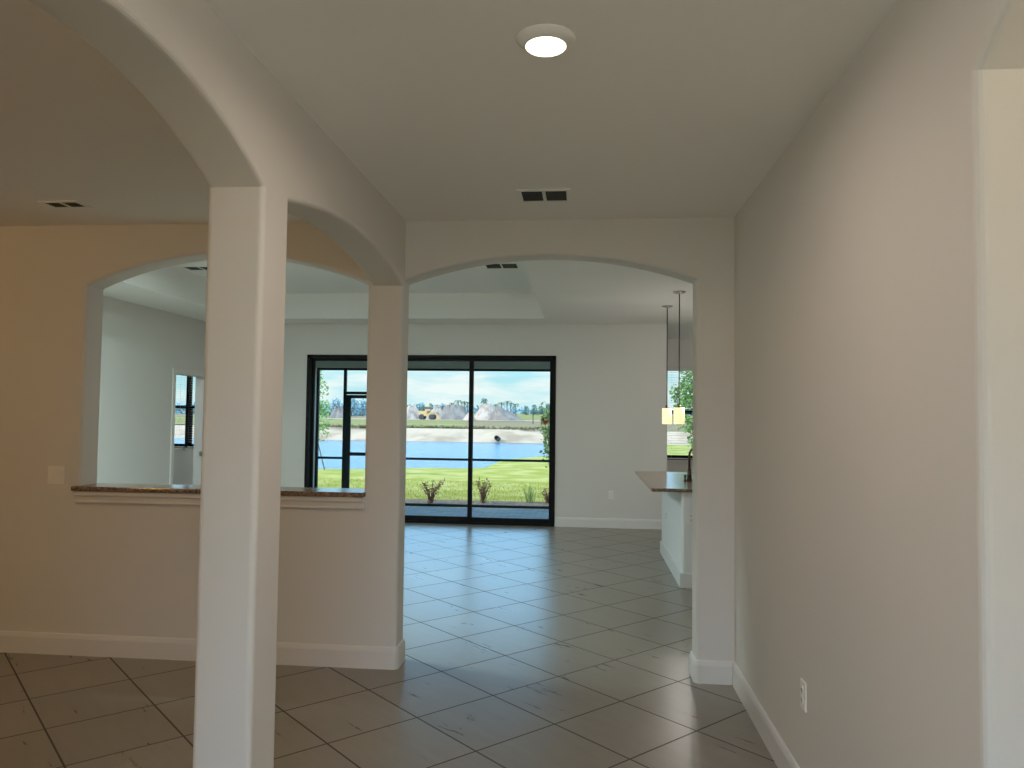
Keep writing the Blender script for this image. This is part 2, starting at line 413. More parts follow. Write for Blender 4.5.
base('baseboard_arch', [(xr, YWB)] + corner(A1+R_, YWB-R_, R_, PI/2, PI) + corner(A1+R_, YW+R_, R_, PI, 1.5*PI) + [(XR, YW)], 'white baseboard wrapping the right arch jamb')
base('baseboard_right', [(XR, YW)] + corner(XR+.024, 1.83+.024, .024, PI, 1.5*PI) + [(XR+.2, 1.83)], 'white baseboard along the right hall wall')
base('baseboard_far', [(SX1+.005, YF), (1.18, YF), (1.18, 13.06), (4.2, 13.06)], 'white baseboard under the blank far wall right of the sliding door')
base('baseboard_great_room', [(XLL, YWB), (XLL, DY0-.07)], 'white baseboard on the left great room wall')
base('baseboard_corner', [(XLL, DY1+.07), (XLL, YF), (SX0-.005, YF)], 'white baseboard left of the sliding door')
base('baseboard_column', corner(XC0+R_, 2.57+R_, R_, 1.5*PI, PI) + corner(XC0+R_, 2.80-R_, R_, PI, PI/2) + corner(XC1-R_, 2.80-R_, R_, PI/2, 0) + corner(XC1-R_, 2.57+R_, R_, 0, -PI/2) + [(XC0+R_, 2.57)], 'white baseboard around the foot of the square column')

# ------------------------------------------------------------------ pass-through sill
sl = thing('granite_sill', 'speckled brown granite sill across the arched pass-through opening', 'sill', (-2.33, YW, ZS))
obj('slab', box(B(), P0-.028, P1+.012, YW-.05, YWB+.03, ZS, ZS+.03, .006), GRAN, sl)
bm = boxes((P0-.012, P1+.010, YW-.016, YW, ZS-.078, ZS-.02)); box(bm, P0-.020, P1+.012, YW-.034, YW, ZS-.034, ZS, .008); box(bm, P0-.014, P1+.010, YW-.022, YW, ZS-.078, ZS-.064, .004)
ap = obj('apron', bm, mat('apron_paint', (.73, .70, .655), .55, noise=(20, (.74, .71, .665), .4, .6)), sl)

# ------------------------------------------------------------------ ceiling lamps, the hall's own and added ones
def can_light(label, x, y, z, watts, col, group=None, flat=False):
    t = thing('recessed_light', label, 'ceiling light', (x, y, z), group)
    bm = lathe(B(), [(.066, -.026), (.070, -.028), (.088, -.010), (.096, -.004), (.097, 0), (.05, 0), (.05, -.02), (.066, -.026)], x, y, z, 48)
    obj('trim_ring', bm, WHITEM, t, True)
    obj('lens', lathe(B(), [(.0671, -.024), (.062, -.030), (.04, -.034), (0, -.035)], x, y, z, 48), LENS, t, True)
    l = bpy.data.lights.new('lamp_glow', 'POINT'); l.shadow_soft_size = .04; l.energy = watts; l.color = col
    if flat: l = bpy.data.lights.new('lamp_glow', 'AREA'); l.shape = 'DISK'; l.size = .13; l.energy = watts; l.color = col
    lo = bpy.data.objects.new('lamp_glow', l); C.objects.link(lo); lo.location = (0, 0, -.09); lo.parent = t
    return t
WARM = (1, .64, .28); NEUT = (1, .81, .70); COOL = (.74, .97, 1); SIDEC = (1, .80, .53); FOYC = (.82, .87, 1); PENDC = (1, .95, .90)
can_light('round disc ceiling light, lit, in the hall near the top of the photo', -.134, 2.42, H1, CAN_W['hall']*.45, NEUT, flat=True)
can_light('round disc ceiling light in the hall above the viewer', -.134, .45, H1, CAN_W['hall']*.45, NEUT)
for i, (x, y) in enumerate(((-3.0, -.5), (-4.4, .4), (-4.3, 2.6))):
    can_light('unseen disc light added over the left room, %s' % ('nearest the arches', 'by the outer wall', 'toward the pass-through')[i], x, y, H1, CAN_W['flex'], WARM)  # out-of-view lamps added to light the left room warmly
for i, x in enumerate((-4.35, -3.55)):
    can_light('unseen disc light added in the great room tray behind the pass-through wall, %s' % ('left', 'right')[i], x, 5.70, HT, CAN_W['living'], COOL, flat=True)  # lamps added to stand in for daylight in the great room
can_light('unseen disc light added over the breakfast nook', 2.9, 11.9, H2, CAN_W['kitchen']*1.6, (1, 1, .98))  # added to brighten the wall around the nook window
for i, (x, y) in enumerate(((1.9, 6.3), (1.95, 10.0))):
    can_light('unseen disc light added over the kitchen, %s' % ('near the hall', 'near the nook')[i], x, y, H2, CAN_W['kitchen'], (1, 1, .98))  # added out of view to lift the kitchen ceiling
can_light('unseen disc light added in the bedroom beyond the doorway', -7.4, 10.2, H1, 45.0, (.8, .95, 1))  # added to lighten the wall below the bedroom windows
can_light('unseen disc light added in the alcove behind the right arch', 1.8, .6, H1, CAN_W['side'], SIDEC)  # unseen warm lamp added beside the right arch

def hanging_fill(label, x, y, ztop, zlamp, watts, col):
    t = thing('fill_chandelier', label, 'fill_chandelier', (x, y, ztop))
    obj('canopy', lathe(B(), [(.07, 0), (.07, -.01), (.03, -.03), (0, -.032)], x, y, ztop, 24), NICKEL, t, True)
    obj('rod', tube(B(), [(x, y, ztop-.02), (x, y, zlamp-.05)], .008, 8), NICKEL, t, True)
    for k in range(4):
        an = PI/4+k*PI/2; dx, dy = math.cos(an), math.sin(an)
        a_ = obj('arm', tube(B(), [(x, y, zlamp-.06), (x+.14*dx, y+.14*dy, zlamp-.10), (x+.26*dx, y+.26*dy, zlamp-.04)], .007, 8), NICKEL, t, True)
        obj('candle', tube(B(), [(x+.26*dx, y+.26*dy, zlamp-.045), (x+.26*dx, y+.26*dy, zlamp+.03)], .012, 10), WHITEP, a_)
        l = bpy.data.lights.new('bulb_and_fill', 'POINT'); l.energy = watts/4; l.color = col; l.shadow_soft_size = .025
        lo = bpy.data.objects.new('bulb_and_fill', l); C.objects.link(lo); lo.parent = t; lo.location = (.26*dx, .26*dy, zlamp+.075-ztop)
    return t
hanging_fill('nickel four-candle fill lamp added in the entry behind the viewer', -.13, -.75, H1, 2.15, CAN_W['foyer'], FOYC)  # unseen lamp added to brighten the arch header and upper hall

# ------------------------------------------------------------------ ceiling vents
def vent(label, x0, x1, y0, y1, z):
    t = thing('ceiling_vent', label, 'vent', ((x0+x1)/2, (y0+y1)/2, z))
    bm = B(); f = .022; xm = (x0+x1)/2; b_ = z-.008
    for q in ((x0, x1, y0, y0+f), (x0, x1, y1-f, y1), (x0, x0+f, y0+f, y1-f), (x1-f, x1, y0+f, y1-f), (xm-.009, xm+.009, y0+f, y1-f)):
        box(bm, *q, b_, z)
    obj('frame', bm, WHITEM, t)
    obj('duct_shade', boxes((x0+f, x1-f, y0+f, y1-f, z-.0015, z-.0005)), VENTD, t)  # flat dark sheet standing for the shade inside the vent
    n = 4
    for s0, s1 in ((x0+f, xm-.009), (xm+.009, x1-f)):
        bm = B()
        for k in range(n):
            yk = y0+f+(y1-y0-2*f)*(k+.5)/n
            box(bm, s0, s1, yk-.002, yk+.010, z-.006, z-.004)
        obj('louver', bm, VENTD, t)
    return t
vent('white two-panel ceiling vent in the hall ahead of the disc light', -.375, -.085, 4.05, 4.29, H1)
vent('small ceiling vent over the left room above the pass-through', -3.205, -2.965, 4.12, 4.26, H1)
vent('ceiling vent in the tray, seen at the top of the hall arch', -1.15, -.75, 8.36, 8.68, HT)
vent('ceiling vent in the tray, seen through the pass-through left of the column', -4.735, -4.34, 8.42, 8.66, HT)

# ------------------------------------------------------------------ switches and outlets (built facing -y at the wall, turned for other walls)
def plate_thing(name, label, cat, loc, rotz, wdt, hgt, kind, group=None):
    t = thing(name, label, cat, (0, 0, 0), group)
    obj('plate', box(B(), -wdt/2, wdt/2, -.007, 0, -hgt/2, hgt/2, .003), WHITEP, t)
    if kind == 'switch':
        for s in (-1, 1):
            o = obj('rocker', box(B(), s*.023-.0165, s*.023+.0165, -.011, -.006, -.033, .033, .002), WHITEP, t)
    else:
        for s in (-1, 1):
            bm = lathe(B(), [(0, .004), (.0165, .004), (.0165, 0)], 0, 0, 0, 20)
            bmesh.ops.rotate(bm, verts=bm.verts, cent=(0, 0, 0), matrix=Matrix.Rotation(PI/2, 3, 'X')); bmesh.ops.translate(bm, verts=bm.verts, vec=(0, -.006, s*.02))
            so = obj('socket', bm, WHITEP, t)
            obj('slots', boxes((-.008, -.005, -.0113, -.0098, s*.02-.003, s*.02+.007), (.005, .008, -.0113, -.0098, s*.02-.003, s*.02+.007), (-.002, .002, -.0113, -.0098, s*.02-.010, s*.02-.006)), SLOT, so)
    t.location = loc; t.rotation_euler = (0, 0, rotz)
    return t
plate_thing('light_switch', 'double rocker light switch on the tan wall left of the pass-through', 'light switch', (-3.443, YW, 1.157), 0, .118, .118, 'switch')
plate_thing('wall_outlet', 'power outlet low on the right hall wall', 'outlet', (XR, 3.248, .455), -PI/2, .072, .116, 'o')
plate_thing('wall_outlet', 'power outlet low on the blank far wall right of the sliding door', 'outlet', (.393, YF, .47), 0, .072, .116, 'o')

# ------------------------------------------------------------------ sliding door
d = thing('door_1', 'wide three-panel sliding glass door with black frame in far wall', 'door', ((SX0+SX1)/2, YF, 0), kind='structure')
bm = boxes((SX0, SX0+.05, YF-.015, YF+.14, 0, SZ), (SX1-.05, SX1, YF-.015, YF+.14, 0, SZ), (SX0, SX1, YF-.015, YF+.14, SZ-.045, SZ), (SX0, SX1, YF-.01, YF+.14, 0, .03))
obj('frame', bm, BRONZE, d)
pw = (SX1-SX0)/3
for i in range(3):
    x0 = SX0+pw*i+(.03 if i == 0 else -.03); x1 = SX0+pw*(i+1)+(-.03 if i == 2 else .03)
    yy = YF+.01+.04*(2-i); st = .055
    pn = obj('panel', boxes((x0, x0+st, yy, yy+.03, .03, SZ-.045), (x1-st, x1, yy, yy+.03, .03, SZ-.045), (x0+st, x1-st, yy, yy+.03, .03, .10), (x0+st, x1-st, yy, yy+.03, SZ-.085, SZ-.045)), BRONZE, d)
    obj('pane', boxes((x0+st, x1-st, yy+.012, yy+.018, .10, SZ-.085)), GLASS, pn)
    if i == 2: obj('handle', box(B(), x1-.035, x1-.015, yy-.04, yy, .88, 1.10, .006), BRONZE, pn)
    if i == 0: obj('latch', box(B(), x0+.015, x0+.035, yy-.03, yy, .98, 1.08, .004), BRONZE, pn)

# ------------------------------------------------------------------ windows with blinds
def window(name, x0, x1, z0, z1, yin, label, rail):
    t = thing(name, label, 'window', ((x0+x1)/2, yin, z0), kind='structure')
    f = .035; ya, yb = yin+.10, yin+.15
    obj('frame', boxes((x0, x0+f, ya, yb, z0, z1), (x1-f, x1, ya, yb, z0, z1), (x0+f, x1-f, ya, yb, z1-f, z1), (x0+f, x1-f, ya, yb, z0, z0+f)), BRONZE, t)
    s = obj('sash', boxes((x0+f, x0+f+.025, ya+.005, yb-.005, z0+f, rail), (x1-f-.025, x1-f, ya+.005, yb-.005, z0+f, rail), (x0+f, x1-f, ya+.005, yb-.005, rail-.03, rail+.03), (x0+f, x1-f, ya+.005, yb-.005, z0+f, z0+f+.04)), BRONZE, t)
    obj('pane', boxes((x0+f, x1-f, ya+.022, ya+.028, z0+f, z1-f)), GLASS, s)
    obj('sill', box(B(), x0-.02, x1+.02, yin-.02, ya, z0-.03, z0, .004), TRIM, t)
    return t
BL = mat('blind_slat', (.78, .78, .76), .5, noise=(30, (.8, .8, .78), .4, .6))
def blind(x0, x1, z0, z1, yin, label):
    t = thing('window_blind', label, 'blind', ((x0+x1)/2, yin+.05, z1))
    obj('headrail', box(B(), x0+.01, x1-.01, yin+.03, yin+.075, z1-.045, z1, .003), BL, t)
    bm = B(); n = int((z1-z0-.1)/.043)
    for k in range(n):
        z = z1-.07-k*.043
        box(bm, x0+.015, x1-.015, yin+.03, yin+.078, z-.0012, z+.0012)
    obj('slats', bm, BL, t)
    obj('bottom_rail', box(B(), x0+.015, x1-.015, yin+.035, yin+.073, z0+.012, z0+.03, .003), BL, t)
    bm = B()
    for fx in (.15, .85):
        tube(bm, [(x0+(x1-x0)*fx, yin+.054, z0+.03), (x0+(x1-x0)*fx, yin+.054, z1-.04)], .0012, 5)
    obj('cord', bm, BL, t)
    return t
window('window_1', NX0, NX1, NZ0, NZ1, 13.06, 'nook window with dark frame behind the pendant lights', 1.68)
blind(NX0, NX1, NZ0, NZ1, 13.06, 'white slatted blind in the nook window behind the pendants')
for i, (x0, x1) in enumerate(BW):
    window('window_%d' % (i+2), x0, x1, BZ0, BZ1, 13.0, 'bedroom window with dark frame, %s one of the pair' % ('left', 'right')[i], 1.67)
    blind(x0, x1, BZ0, BZ1, 13.0, 'white slatted blind in the %s bedroom window seen through the doorway' % ('left', 'right')[i])

# bedroom doorway
d = thing('door_2', 'white cased bedroom doorway in the pale left wall', 'doorway', (XLL, (DY0+DY1)/2, 0), kind='structure')
cw = .065
obj('casing', boxes((XLL, XLL+.018, DY0-cw, DY0, 0, DZ+cw), (XLL, XLL+.018, DY1, DY1+cw, 0, DZ+cw), (XLL, XLL+.018, DY0, DY1, DZ, DZ+cw)), TRIM, d)
jb = obj('jamb', boxes((XLL-.15, XLL, DY0, DY0+.012, 0, DZ), (XLL-.15, XLL, DY1-.012, DY1, 0, DZ), (XLL-.15, XLL, DY0+.012, DY1-.012, DZ-.012, DZ)), TRIM, d)
obj('strike_plate', boxes((XLL-.06, XLL-.02, DY1-.014, DY1-.0118, .93, 1.0)), NICKEL, jb)

# entrance door behind the viewer
d = thing('door_3', 'glazed double entrance door behind the viewer', 'door', (-.115, YE-.1, 0), kind='structure')
for x0, x1 in ((FD[0], -.115), (-.115, FD[1])):
    pn = obj('leaf', boxes((x0+.01, x0+.11, YE-.13, YE-.08, 0, FD[2]), (x1-.11, x1-.01, YE-.13, YE-.08, 0, FD[2]), (x0+.11, x1-.11, YE-.13, YE-.08, 0, .2), (x0+.11, x1-.11, YE-.13, YE-.08, FD[2]-.12, FD[2])), TRIM, d)
    obj('pane', boxes((x0+.11, x1-.11, YE-.108, YE-.102, .2, FD[2]-.12)), GLASS, pn)

# ------------------------------------------------------------------ kitchen island
IX0, IX1, IY0, IY1 = .918, 1.95, 7.27, 9.12
t = thing('kitchen_island', 'white kitchen island under a brown granite countertop, seen past the arch', 'island', ((IX0+IX1)/2, (IY0+IY1)/2, 0))
bm = box(B(), IX0, IX1, IY0, IY1, 0, .885)
es = [e_ for e_ in bm.edges if abs(e_.verts[0].co.z-e_.verts[1].co.z) > .5]
bmesh.ops.bevel(bm, geom=es, offset=.025, segments=4, affect='EDGES', profile=.5)
obj('body', bm, ISL, t)
bm = B()
for q in ((IX0-.016, IX0, IY0-.016, IY1+.016), (IX0, IX1+.016, IY0-.016, IY0), (IX0, IX1+.016, IY1, IY1+.016), (IX1, IX1+.016, IY0, IY1)): box(bm, *q, 0, .13)
obj('baseboard', bm, TRIM, t)
ct = tag(rebase(obj('countertop', box(B(), .635, 2.0, 7.24, 9.5, .886, .918, .006), GRAN), (1.3, 8.4, .886)), 'polished brown granite countertop overhanging the white island', 'countertop')
plate_thing('wall_outlet', 'power outlet on the near end of the island under the countertop', 'outlet', (IX0+.085, IY0, .645), 0, .072, .116, 'o')
plate_thing('wall_outlet', 'power outlet on the long white side of the island', 'outlet', (IX0, 8.55, .50), -PI/2, .072, .116, 'o')

# faucet
fx, fy, fz = 1.108, 8.15, .918
t = thing('kitchen_faucet', 'bronze gooseneck faucet standing on the granite island countertop', 'faucet', (fx, fy, fz))
obj('base', lathe(B(), [(0, 0), (.03, 0), (.03, .012), (.024, .03), (.021, .10), (.016, .13), (0, .13)], fx, fy, fz, 24), ORB, t, True)
pts = [(fx, fy, fz+.12), (fx, fy, fz+.27)] + [(fx+.09-.09*math.cos(PI*k/10), fy, fz+.27+.09*math.sin(PI*k/10)) for k in range(1, 11)] + [(fx+.18, fy, fz+.22)]
obj('spout', tube(B(), pts, .0125, 12), ORB, t, True)
obj('spray_head', tube(B(), [(fx+.18, fy, fz+.23), (fx+.18, fy, fz+.20), (fx+.18, fy, fz+.14)], [.013, .017, .019], 14), ORB, t, True)
obj('lever', tube(B(), [(fx, fy-.02, fz+.075), (fx, fy-.05, fz+.085), (fx-.01, fy-.10, fz+.10)], [.008, .007, .005], 8), ORB, t, True)
sd = tag(rebase(obj('soap_dispenser', lathe(B(), [(0, 0), (.02, 0), (.02, .008), (.01, .012), (.01, .05), (.014, .055), (.014, .065), (0, .068)], 1.06, 8.12, fz, 18), ORB, None, True), (1.06, 8.12, fz)), 'small bronze soap dispenser on the island beside the faucet', 'soap dispenser')

# pendants
SH = mat('lit_shade', (.9, .8, .6), .4, emit=((1.0, .74, .36), 1.05))
t_ = SH.node_tree; tcn = t_.nodes.new('ShaderNodeTexCoord'); nz = t_.nodes.new('ShaderNodeTexNoise'); nz.inputs['Scale'].default_value = 30
t_.links.new(tcn.outputs['Object'], nz.inputs['Vector']); rp = t_.nodes.new('ShaderNodeValToRGB'); t_.links.new(nz.outputs[0], rp.inputs[0])
rp.color_ramp.elements[0].color = (1, .66, .27, 1); rp.color_ramp.elements[1].color = (1, .84, .50, 1)
t_.links.new(rp.outputs[0], t_.nodes['Principled BSDF'].inputs['Emission Color'])
def pendant(x, y, label, ztop, zbot):
    t = thing('pendant_light', label, 'pendant lamp', (x, y, H2), 'pendants over the island')
    obj('canopy', lathe(B(), [(.068, 0), (.068, -.006), (.05, -.016), (.02, -.024), (.0, -.026)], x, y, H2, 30), NICKEL, t, True)
    obj('rod', tube(B(), [(x, y, H2-.02), (x, y, ztop)], .006, 10), SLOT, t, True)
    sh = obj('shade', lathe(B(), [(0, ztop-.005), (.055, ztop-.005), (.0575, ztop-.012), (.0575, zbot+.004), (.055, zbot), (.045, zbot), (.045, ztop-.02), (0, ztop-.02)], x, y, 0, 30), SH, t, True)
    obj('cap', lathe(B(), [(0, ztop+.03), (.016, ztop+.03), (.02, ztop), (.02, ztop-.005), (0, ztop-.005)], x, y, 0, 20), ORB, sh, True)
    l = bpy.data.lights.new('bulb_and_fill', 'POINT'); l.energy = CAN_W['pend']*.3; l.color = PENDC; l.shadow_soft_size = .03
    lo = bpy.data.objects.new('bulb_and_fill', l); C.objects.link(lo); lo.parent = t; lo.location = (0, 0, zbot-.02-H2)
    l = bpy.data.lights.new('bulb_and_fill', 'POINT'); l.energy = CAN_W['pend']; l.color = PENDC; l.shadow_soft_size = .03  # uplight floating beside the shade, added to brighten the kitchen ceiling
    lo = bpy.data.objects.new('bulb_and_fill', l); C.objects.link(lo); lo.parent = t; lo.location = (.16, 0, ztop+.12-H2)
    return t
pendant(.990, 9.24, 'farther pendant lamp with lit cream cylinder shade, left of the pair', 1.70, 1.505)
pendant(1.005, 8.19, 'nearer pendant lamp with lit cream cylinder shade, right of the pair', 1.695, 1.515)

# ------------------------------------------------------------------ lanai
struct('floor_lanai', boxes((-4.8, 1.03, YF+.17, 13.28, -.14, -.02)), PAVE, 'grey-blue paver floor of the covered patio', 'floor')
struct('ceiling_lanai', boxes((-5.0, 1.2, YF+.17, 13.5, 2.75, 2.95), (-4.8, 1.03, 13.1, 13.32, 2.40, 2.75)), LANC, 'grey ceiling and header beam of the covered patio', 'ceiling')
YS = 13.2
t = thing('screen_enclosure', 'dark metal screen frame across the open side of the patio', 'screen enclosure', (-2, YS, -.02))
for xx, nm in ((-4.755, 0), (-4.255, 0), (-3.30, 0), (.99, 0)):
    obj('post', boxes((xx-.025, xx+.025, YS-.025, YS+.025, -.02, 2.40)), SCREENM, t)
obj('top_rail', boxes((-4.775, 1.005, YS-.025, YS+.025, 2.36, 2.40)), SCREENM, t)
obj('bottom_rail', boxes((-4.775, -4.28, YS-.025, YS+.025, -.02, .025), (-3.275, 1.005, YS-.025, YS+.025, -.02, .025)), SCREENM, t)
obj('middle_rail', boxes((-4.73, -4.28, YS-.018, YS+.018, .775, .815), (-3.275, .965, YS-.018, YS+.018, .785, .825)), SCREENM, t)
obj('door_header', boxes((-4.23, -3.325, YS-.025, YS+.025, 1.93, 1.98)), SCREENM, t)
sdoor = obj('door', boxes((-4.23, -4.145, YS-.018, YS+.018, 0, 1.92), (-3.41, -3.325, YS-.018, YS+.018, 0, 1.92), (-4.145, -3.41, YS-.018, YS+.018, 1.86, 1.92), (-4.145, -3.41, YS-.018, YS+.018, .84, .90), (-4.145, -3.41, YS-.018, YS+.018, 0, .12)), SCREENM, t)
obj('handle', box(B(), -3.40, -3.37, YS-.06, YS-.018, .98, 1.1, .004), SCREENM, sdoor)

# ------------------------------------------------------------------ grounds
GRASS = mat('lawn', (.30, .31, .055), .9, spec=.05, noise=(1.3, (.46, .42, .15), .40, .66))
SAND = mat('sand', (.52, .40, .30), .95, spec=.05, noise=(.45, (.36, .265, .19), .46, .66))
FGRASS = mat('field_grass', (.22, .22, .075), .95, spec=.05, noise=(.25, (.34, .29, .14), .4, .68))
DIRT = mat('field_dirt', (.28, .21, .13), .95, spec=.05, noise=(.3, (.23, .2, .10), .4, .7))
MULCH = mat('mulch', (.16, .11, .085), .95, spec=.1, noise=(25, (.30, .25, .21), .45, .6))
def water():
    M = mat('lake_water', (.03, .125, .20), .15, spec=.2)
    t = M.node_tree; b = t.nodes['Principled BSDF']; tcn = t.nodes.new('ShaderNodeTexCoord')
    mpn = t.nodes.new('ShaderNodeMapping'); mpn.inputs['Scale'].default_value = (1.2, 2.6, 1); t.links.new(tcn.outputs['Object'], mpn.inputs[0])
    n = t.nodes.new('ShaderNodeTexNoise'); n.inputs['Scale'].default_value = 1.4; n.inputs['Detail'].default_value = 5; t.links.new(mpn.outputs[0], n.inputs['Vector'])
    bp = t.nodes.new('ShaderNodeBump'); bp.inputs['Strength'].default_value = .5; bp.inputs['Distance'].default_value = .2
    t.links.new(n.outputs[0], bp.inputs['Height']); t.links.new(bp.outputs[0], b.inputs['Normal'])
    return M
ZG, ZL = -.12, -.30
def gp(px, py, z):
    d_ = fw + r2*((px-512)/F) - u2*((py-384)/F)
    return Vector((0, 0, CH)) + d_*((z-CH)/d_.z)
shore = [(-60, 24.0), (-20, 23.5)] + [tuple(gp(px, py, ZL).xy) for px, py in ((318, 470), (345, 470.5), (430, 469), (468, 469.8), (487, 469), (494, 465.2), (501, 462.4), (510, 460.3), (541, 457.6), (553, 457))] + [(.5, 44), (5, 51), (20, 52.5), (60, 52)]
bm = B(); rows = []
for x, y in shore:
    xs = x*.55 if abs(x) < 30 else x
    rows.append([bm.verts.new((xs, 13.2, ZG)), bm.verts.new((x*.9 if abs(x) < 30 else x, y-2.2, ZG)), bm.verts.new((x, y-.2, ZL+.06)), bm.verts.new((x, y+.4, ZL-.3))])
for a_, b_ in zip(rows, rows[1:]):
    for k in range(3): bm.faces.new((a_[k], b_[k], b_[k+1], a_[k+1]))
struct('ground_lawn', bm, GRASS, 'sunlit green lawn between the patio and the lake', 'lawn')
struct('ground_front', boxes((-60, 60, -40, YE-.25, -.3, -.15), (-60, -9.9, YE-.25, 14, -.3, ZG-.002), (4.5, 60, YE-.25, 14, -.3, ZG-.002)), GRASS, 'lawn around the house', 'lawn')
bm = boxes((-200, 200, 18, 62, ZL-.02, ZL)); struct('lake', bm, water(), 'rippled blue lake beyond the lawn', 'lake')
# far bank and fields
YB = 53.0
def strip(y0, z0, y1, z1, x0, x1, n, jag, seed):
    rnd = random.Random(seed); bm = B(); rows = []
    ph = [rnd.uniform(0, 6) for _ in range(4)]
    for i in range(n+1):
        x = x0+(x1-x0)*i/n
        j = jag*(math.sin(x*.35+ph[0])+.6*math.sin(x*.9+ph[1])+.4*rnd.uniform(-1, 1))
        jl = .25*math.sin(x*.12+ph[2])
        rows.append([bm.verts.new((x, y0-.4+jl, z0-.3)), bm.verts.new((x, y0+jl, z0)), bm.verts.new((x, (y0+y1)/2+j*.4, z0+(z1-z0)*.45+.06*rnd.uniform(-1, 1))), bm.verts.new((x, y1+j, z1)), bm.verts.new((x, y1+8, z1+.02))])
    for a_, b_ in zip(rows, rows[1:]):
        for k in range(4): bm.faces.new((a_[k], b_[k], b_[k+1], a_[k+1]))
    return bm
ZF = .55
struct('ground_bank', strip(YB, ZL, YB+4.2, ZF, -90, 60, 220, .5, 3), SAND, 'pale sandy bank on the far side of the lake', 'bank')
bm = B()
vs = [bm.verts.new(v) for v in ((-200, 57.5, ZF+.06), (-9.1, 57.5, ZF+.06), (-9.2, 59, ZF+.06), (-14, 90, ZF+.06), (-26, 155, ZF+.06), (-300, 158, ZF+.06))]
bm.faces.new(vs); struct('ground_field', bm, FGRASS, 'green field behind the far bank on the left', 'field')
struct('ground_earth', boxes((-300, 260, 58, 900, ZF-.3, ZF+.03)), DIRT, 'bare brown earth behind the far bank on the right', 'field')
bm = B(); bm.faces.new([bm.verts.new(v) for v in ((-60, 138, ZF+.09), (40, 138, ZF+.09), (40, 172, ZF+.09), (-60, 172, ZF+.09))])
struct('ground_track', bm, SAND, 'pale sand track along the foot of the dirt piles', 'track')
bm = B(); bm.faces.new([bm.verts.new(v) for v in ((-40, 173, ZF+.10), (40, 173, ZF+.10), (60, 330, 2.6), (-60, 330, 2.6))])
struct('ground_meadow', bm, FGRASS, 'green meadow rising behind the dirt piles', 'field')
struct('ground_mulch', boxes((-4.9, 1.2, 13.29, 14.9, -.2, ZG+.025)), MULCH, 'mulch bed along the patio screen', 'mulch bed')

# dirt piles
PILE_G = mat('grey_spoil', (.22, .185, .165), .95, spec=.05, noise=(.5, (.34, .28, .24), .45, .7))
PILE_P = mat('pale_spoil', (.50, .39, .32), .95, spec=.05, noise=(.6, (.28, .215, .18), .45, .68))
def pile(px0, px1, pytop, pxtop, Y, m_, label, seed, flat=.0):
    rnd = random.Random(seed)
    a_ = at(px0, 419, Y); b_ = at(px1, 419, Y); tp = at(pxtop, pytop, Y)
    cx = (a_.x+b_.x)/2; rx = (b_.x-a_.x)/2; ry = rx*.7+2; off = tp.x-cx; hz = tp.z-ZF
    bm = B(); nr, na = 9, 40; rings = []
    for i in range(nr+1):
        f = i/nr
        ring = []
        for k in range(na):
            an = 2*PI*k/na; rr = f*(1+.10*math.sin(3*an+seed)+.07*math.sin(7*an+2*seed))
            pr = max(0, 1-max(0, (f-flat))/(1-flat))
            z = hz*pr*(1+.10*rnd.uniform(-1, 1)*(0 < i < nr)) - (.3 if i == nr else 0)
            ring.append((cx+off*(1-f)+rx*rr*math.cos(an), Y+ry*rr*math.sin(an), ZF+z))
        rings.append([bm.verts.new(ring[0])] if i == 0 else [bm.verts.new(p) for p in ring])
    for i in range(nr):
        for k in range(na):
            k2 = (k+1) % na
            if i == 0: bm.faces.new((rings[0][0], rings[1][k], rings[1][k2]))
            else: bm.faces.new((rings[i][k], rings[i+1][k], rings[i+1][k2], rings[i][k2]))
    bmesh.ops.recalc_face_normals(bm, faces=bm.faces)
    return tag(rebase(obj('dirt_pile', bm, m_), (cx, Y, ZF)), label, 'dirt pile')
pile(396, 424, 406, 412, 158, PILE_P, 'pale pinkish dirt pile left of the yellow loader beyond the lake', 1, .2)
pile(424, 446, 407, 438, 166, PILE_P, 'pale dirt pile behind the yellow loader', 2, .2)
pile(438, 470, 406, 454, 160, PILE_G, 'long flat-topped grey dirt pile right of the yellow loader', 3, .55)
pile(463, 477, 411, 470, 143, PILE_P, 'small pale dirt pile in front of the grey ridge, behind the door mullion', 4)
pile(474, 499, 405, 487, 174, PILE_P, 'pale lumpy dirt pile just right of the door mullion', 5, .4)
pile(490, 524, 405.5, 496, 158, PILE_G, 'grey cone of dirt with a long slope down to the right', 6, .0)
pile(330, 350, 407, 338, 165, PILE_G, 'grey dirt pile far left, seen through the left door panel', 8, .3)

# wheel loader far off
YEL = mat('machine_yellow', (.62, .38, .15), .5, noise=(3, (.5, .29, .11), .45, .7)); RUB = mat('tyre_rubber', (.05, .048, .045), .9, noise=(5, (.08, .075, .07), .4, .7))
GLD = mat('cab_glass', (.06, .07, .08), .1, noise=(3, (.08, .09, .1), .4, .7))
p0 = at(428, 419, 148); lx, ly, lz = p0.x, 148, ZF+.09
t = thing('wheel_loader', 'yellow wheel loader parked among the dirt piles beyond the lake', 'loader', (lx, ly, lz))
obj('body', boxes((lx-1.7, lx-.1, ly-.9, ly+.9, lz+.7, lz+1.75), (lx-.1, lx+1.0, ly-.7, ly+.7, lz+.6, lz+1.2)), YEL, t)
cb = obj('cab', boxes((lx-.5, lx+.5, ly-.7, ly+.7, lz+1.75, lz+2.05), (lx-.55, lx+.55, ly-.75, ly+.75, lz+2.55, lz+2.65)), YEL, t)
obj('cab_window', boxes((lx-.47, lx+.47, ly-.68, ly+.68, lz+2.05, lz+2.55)), GLD, cb)
obj('arm', tube(B(), [(lx+.4, ly-.3, lz+1.4), (lx+1.4, ly-.3, lz+1.5), (lx+2.0, ly-.3, lz+.7)], .14, 8), YEL, t)
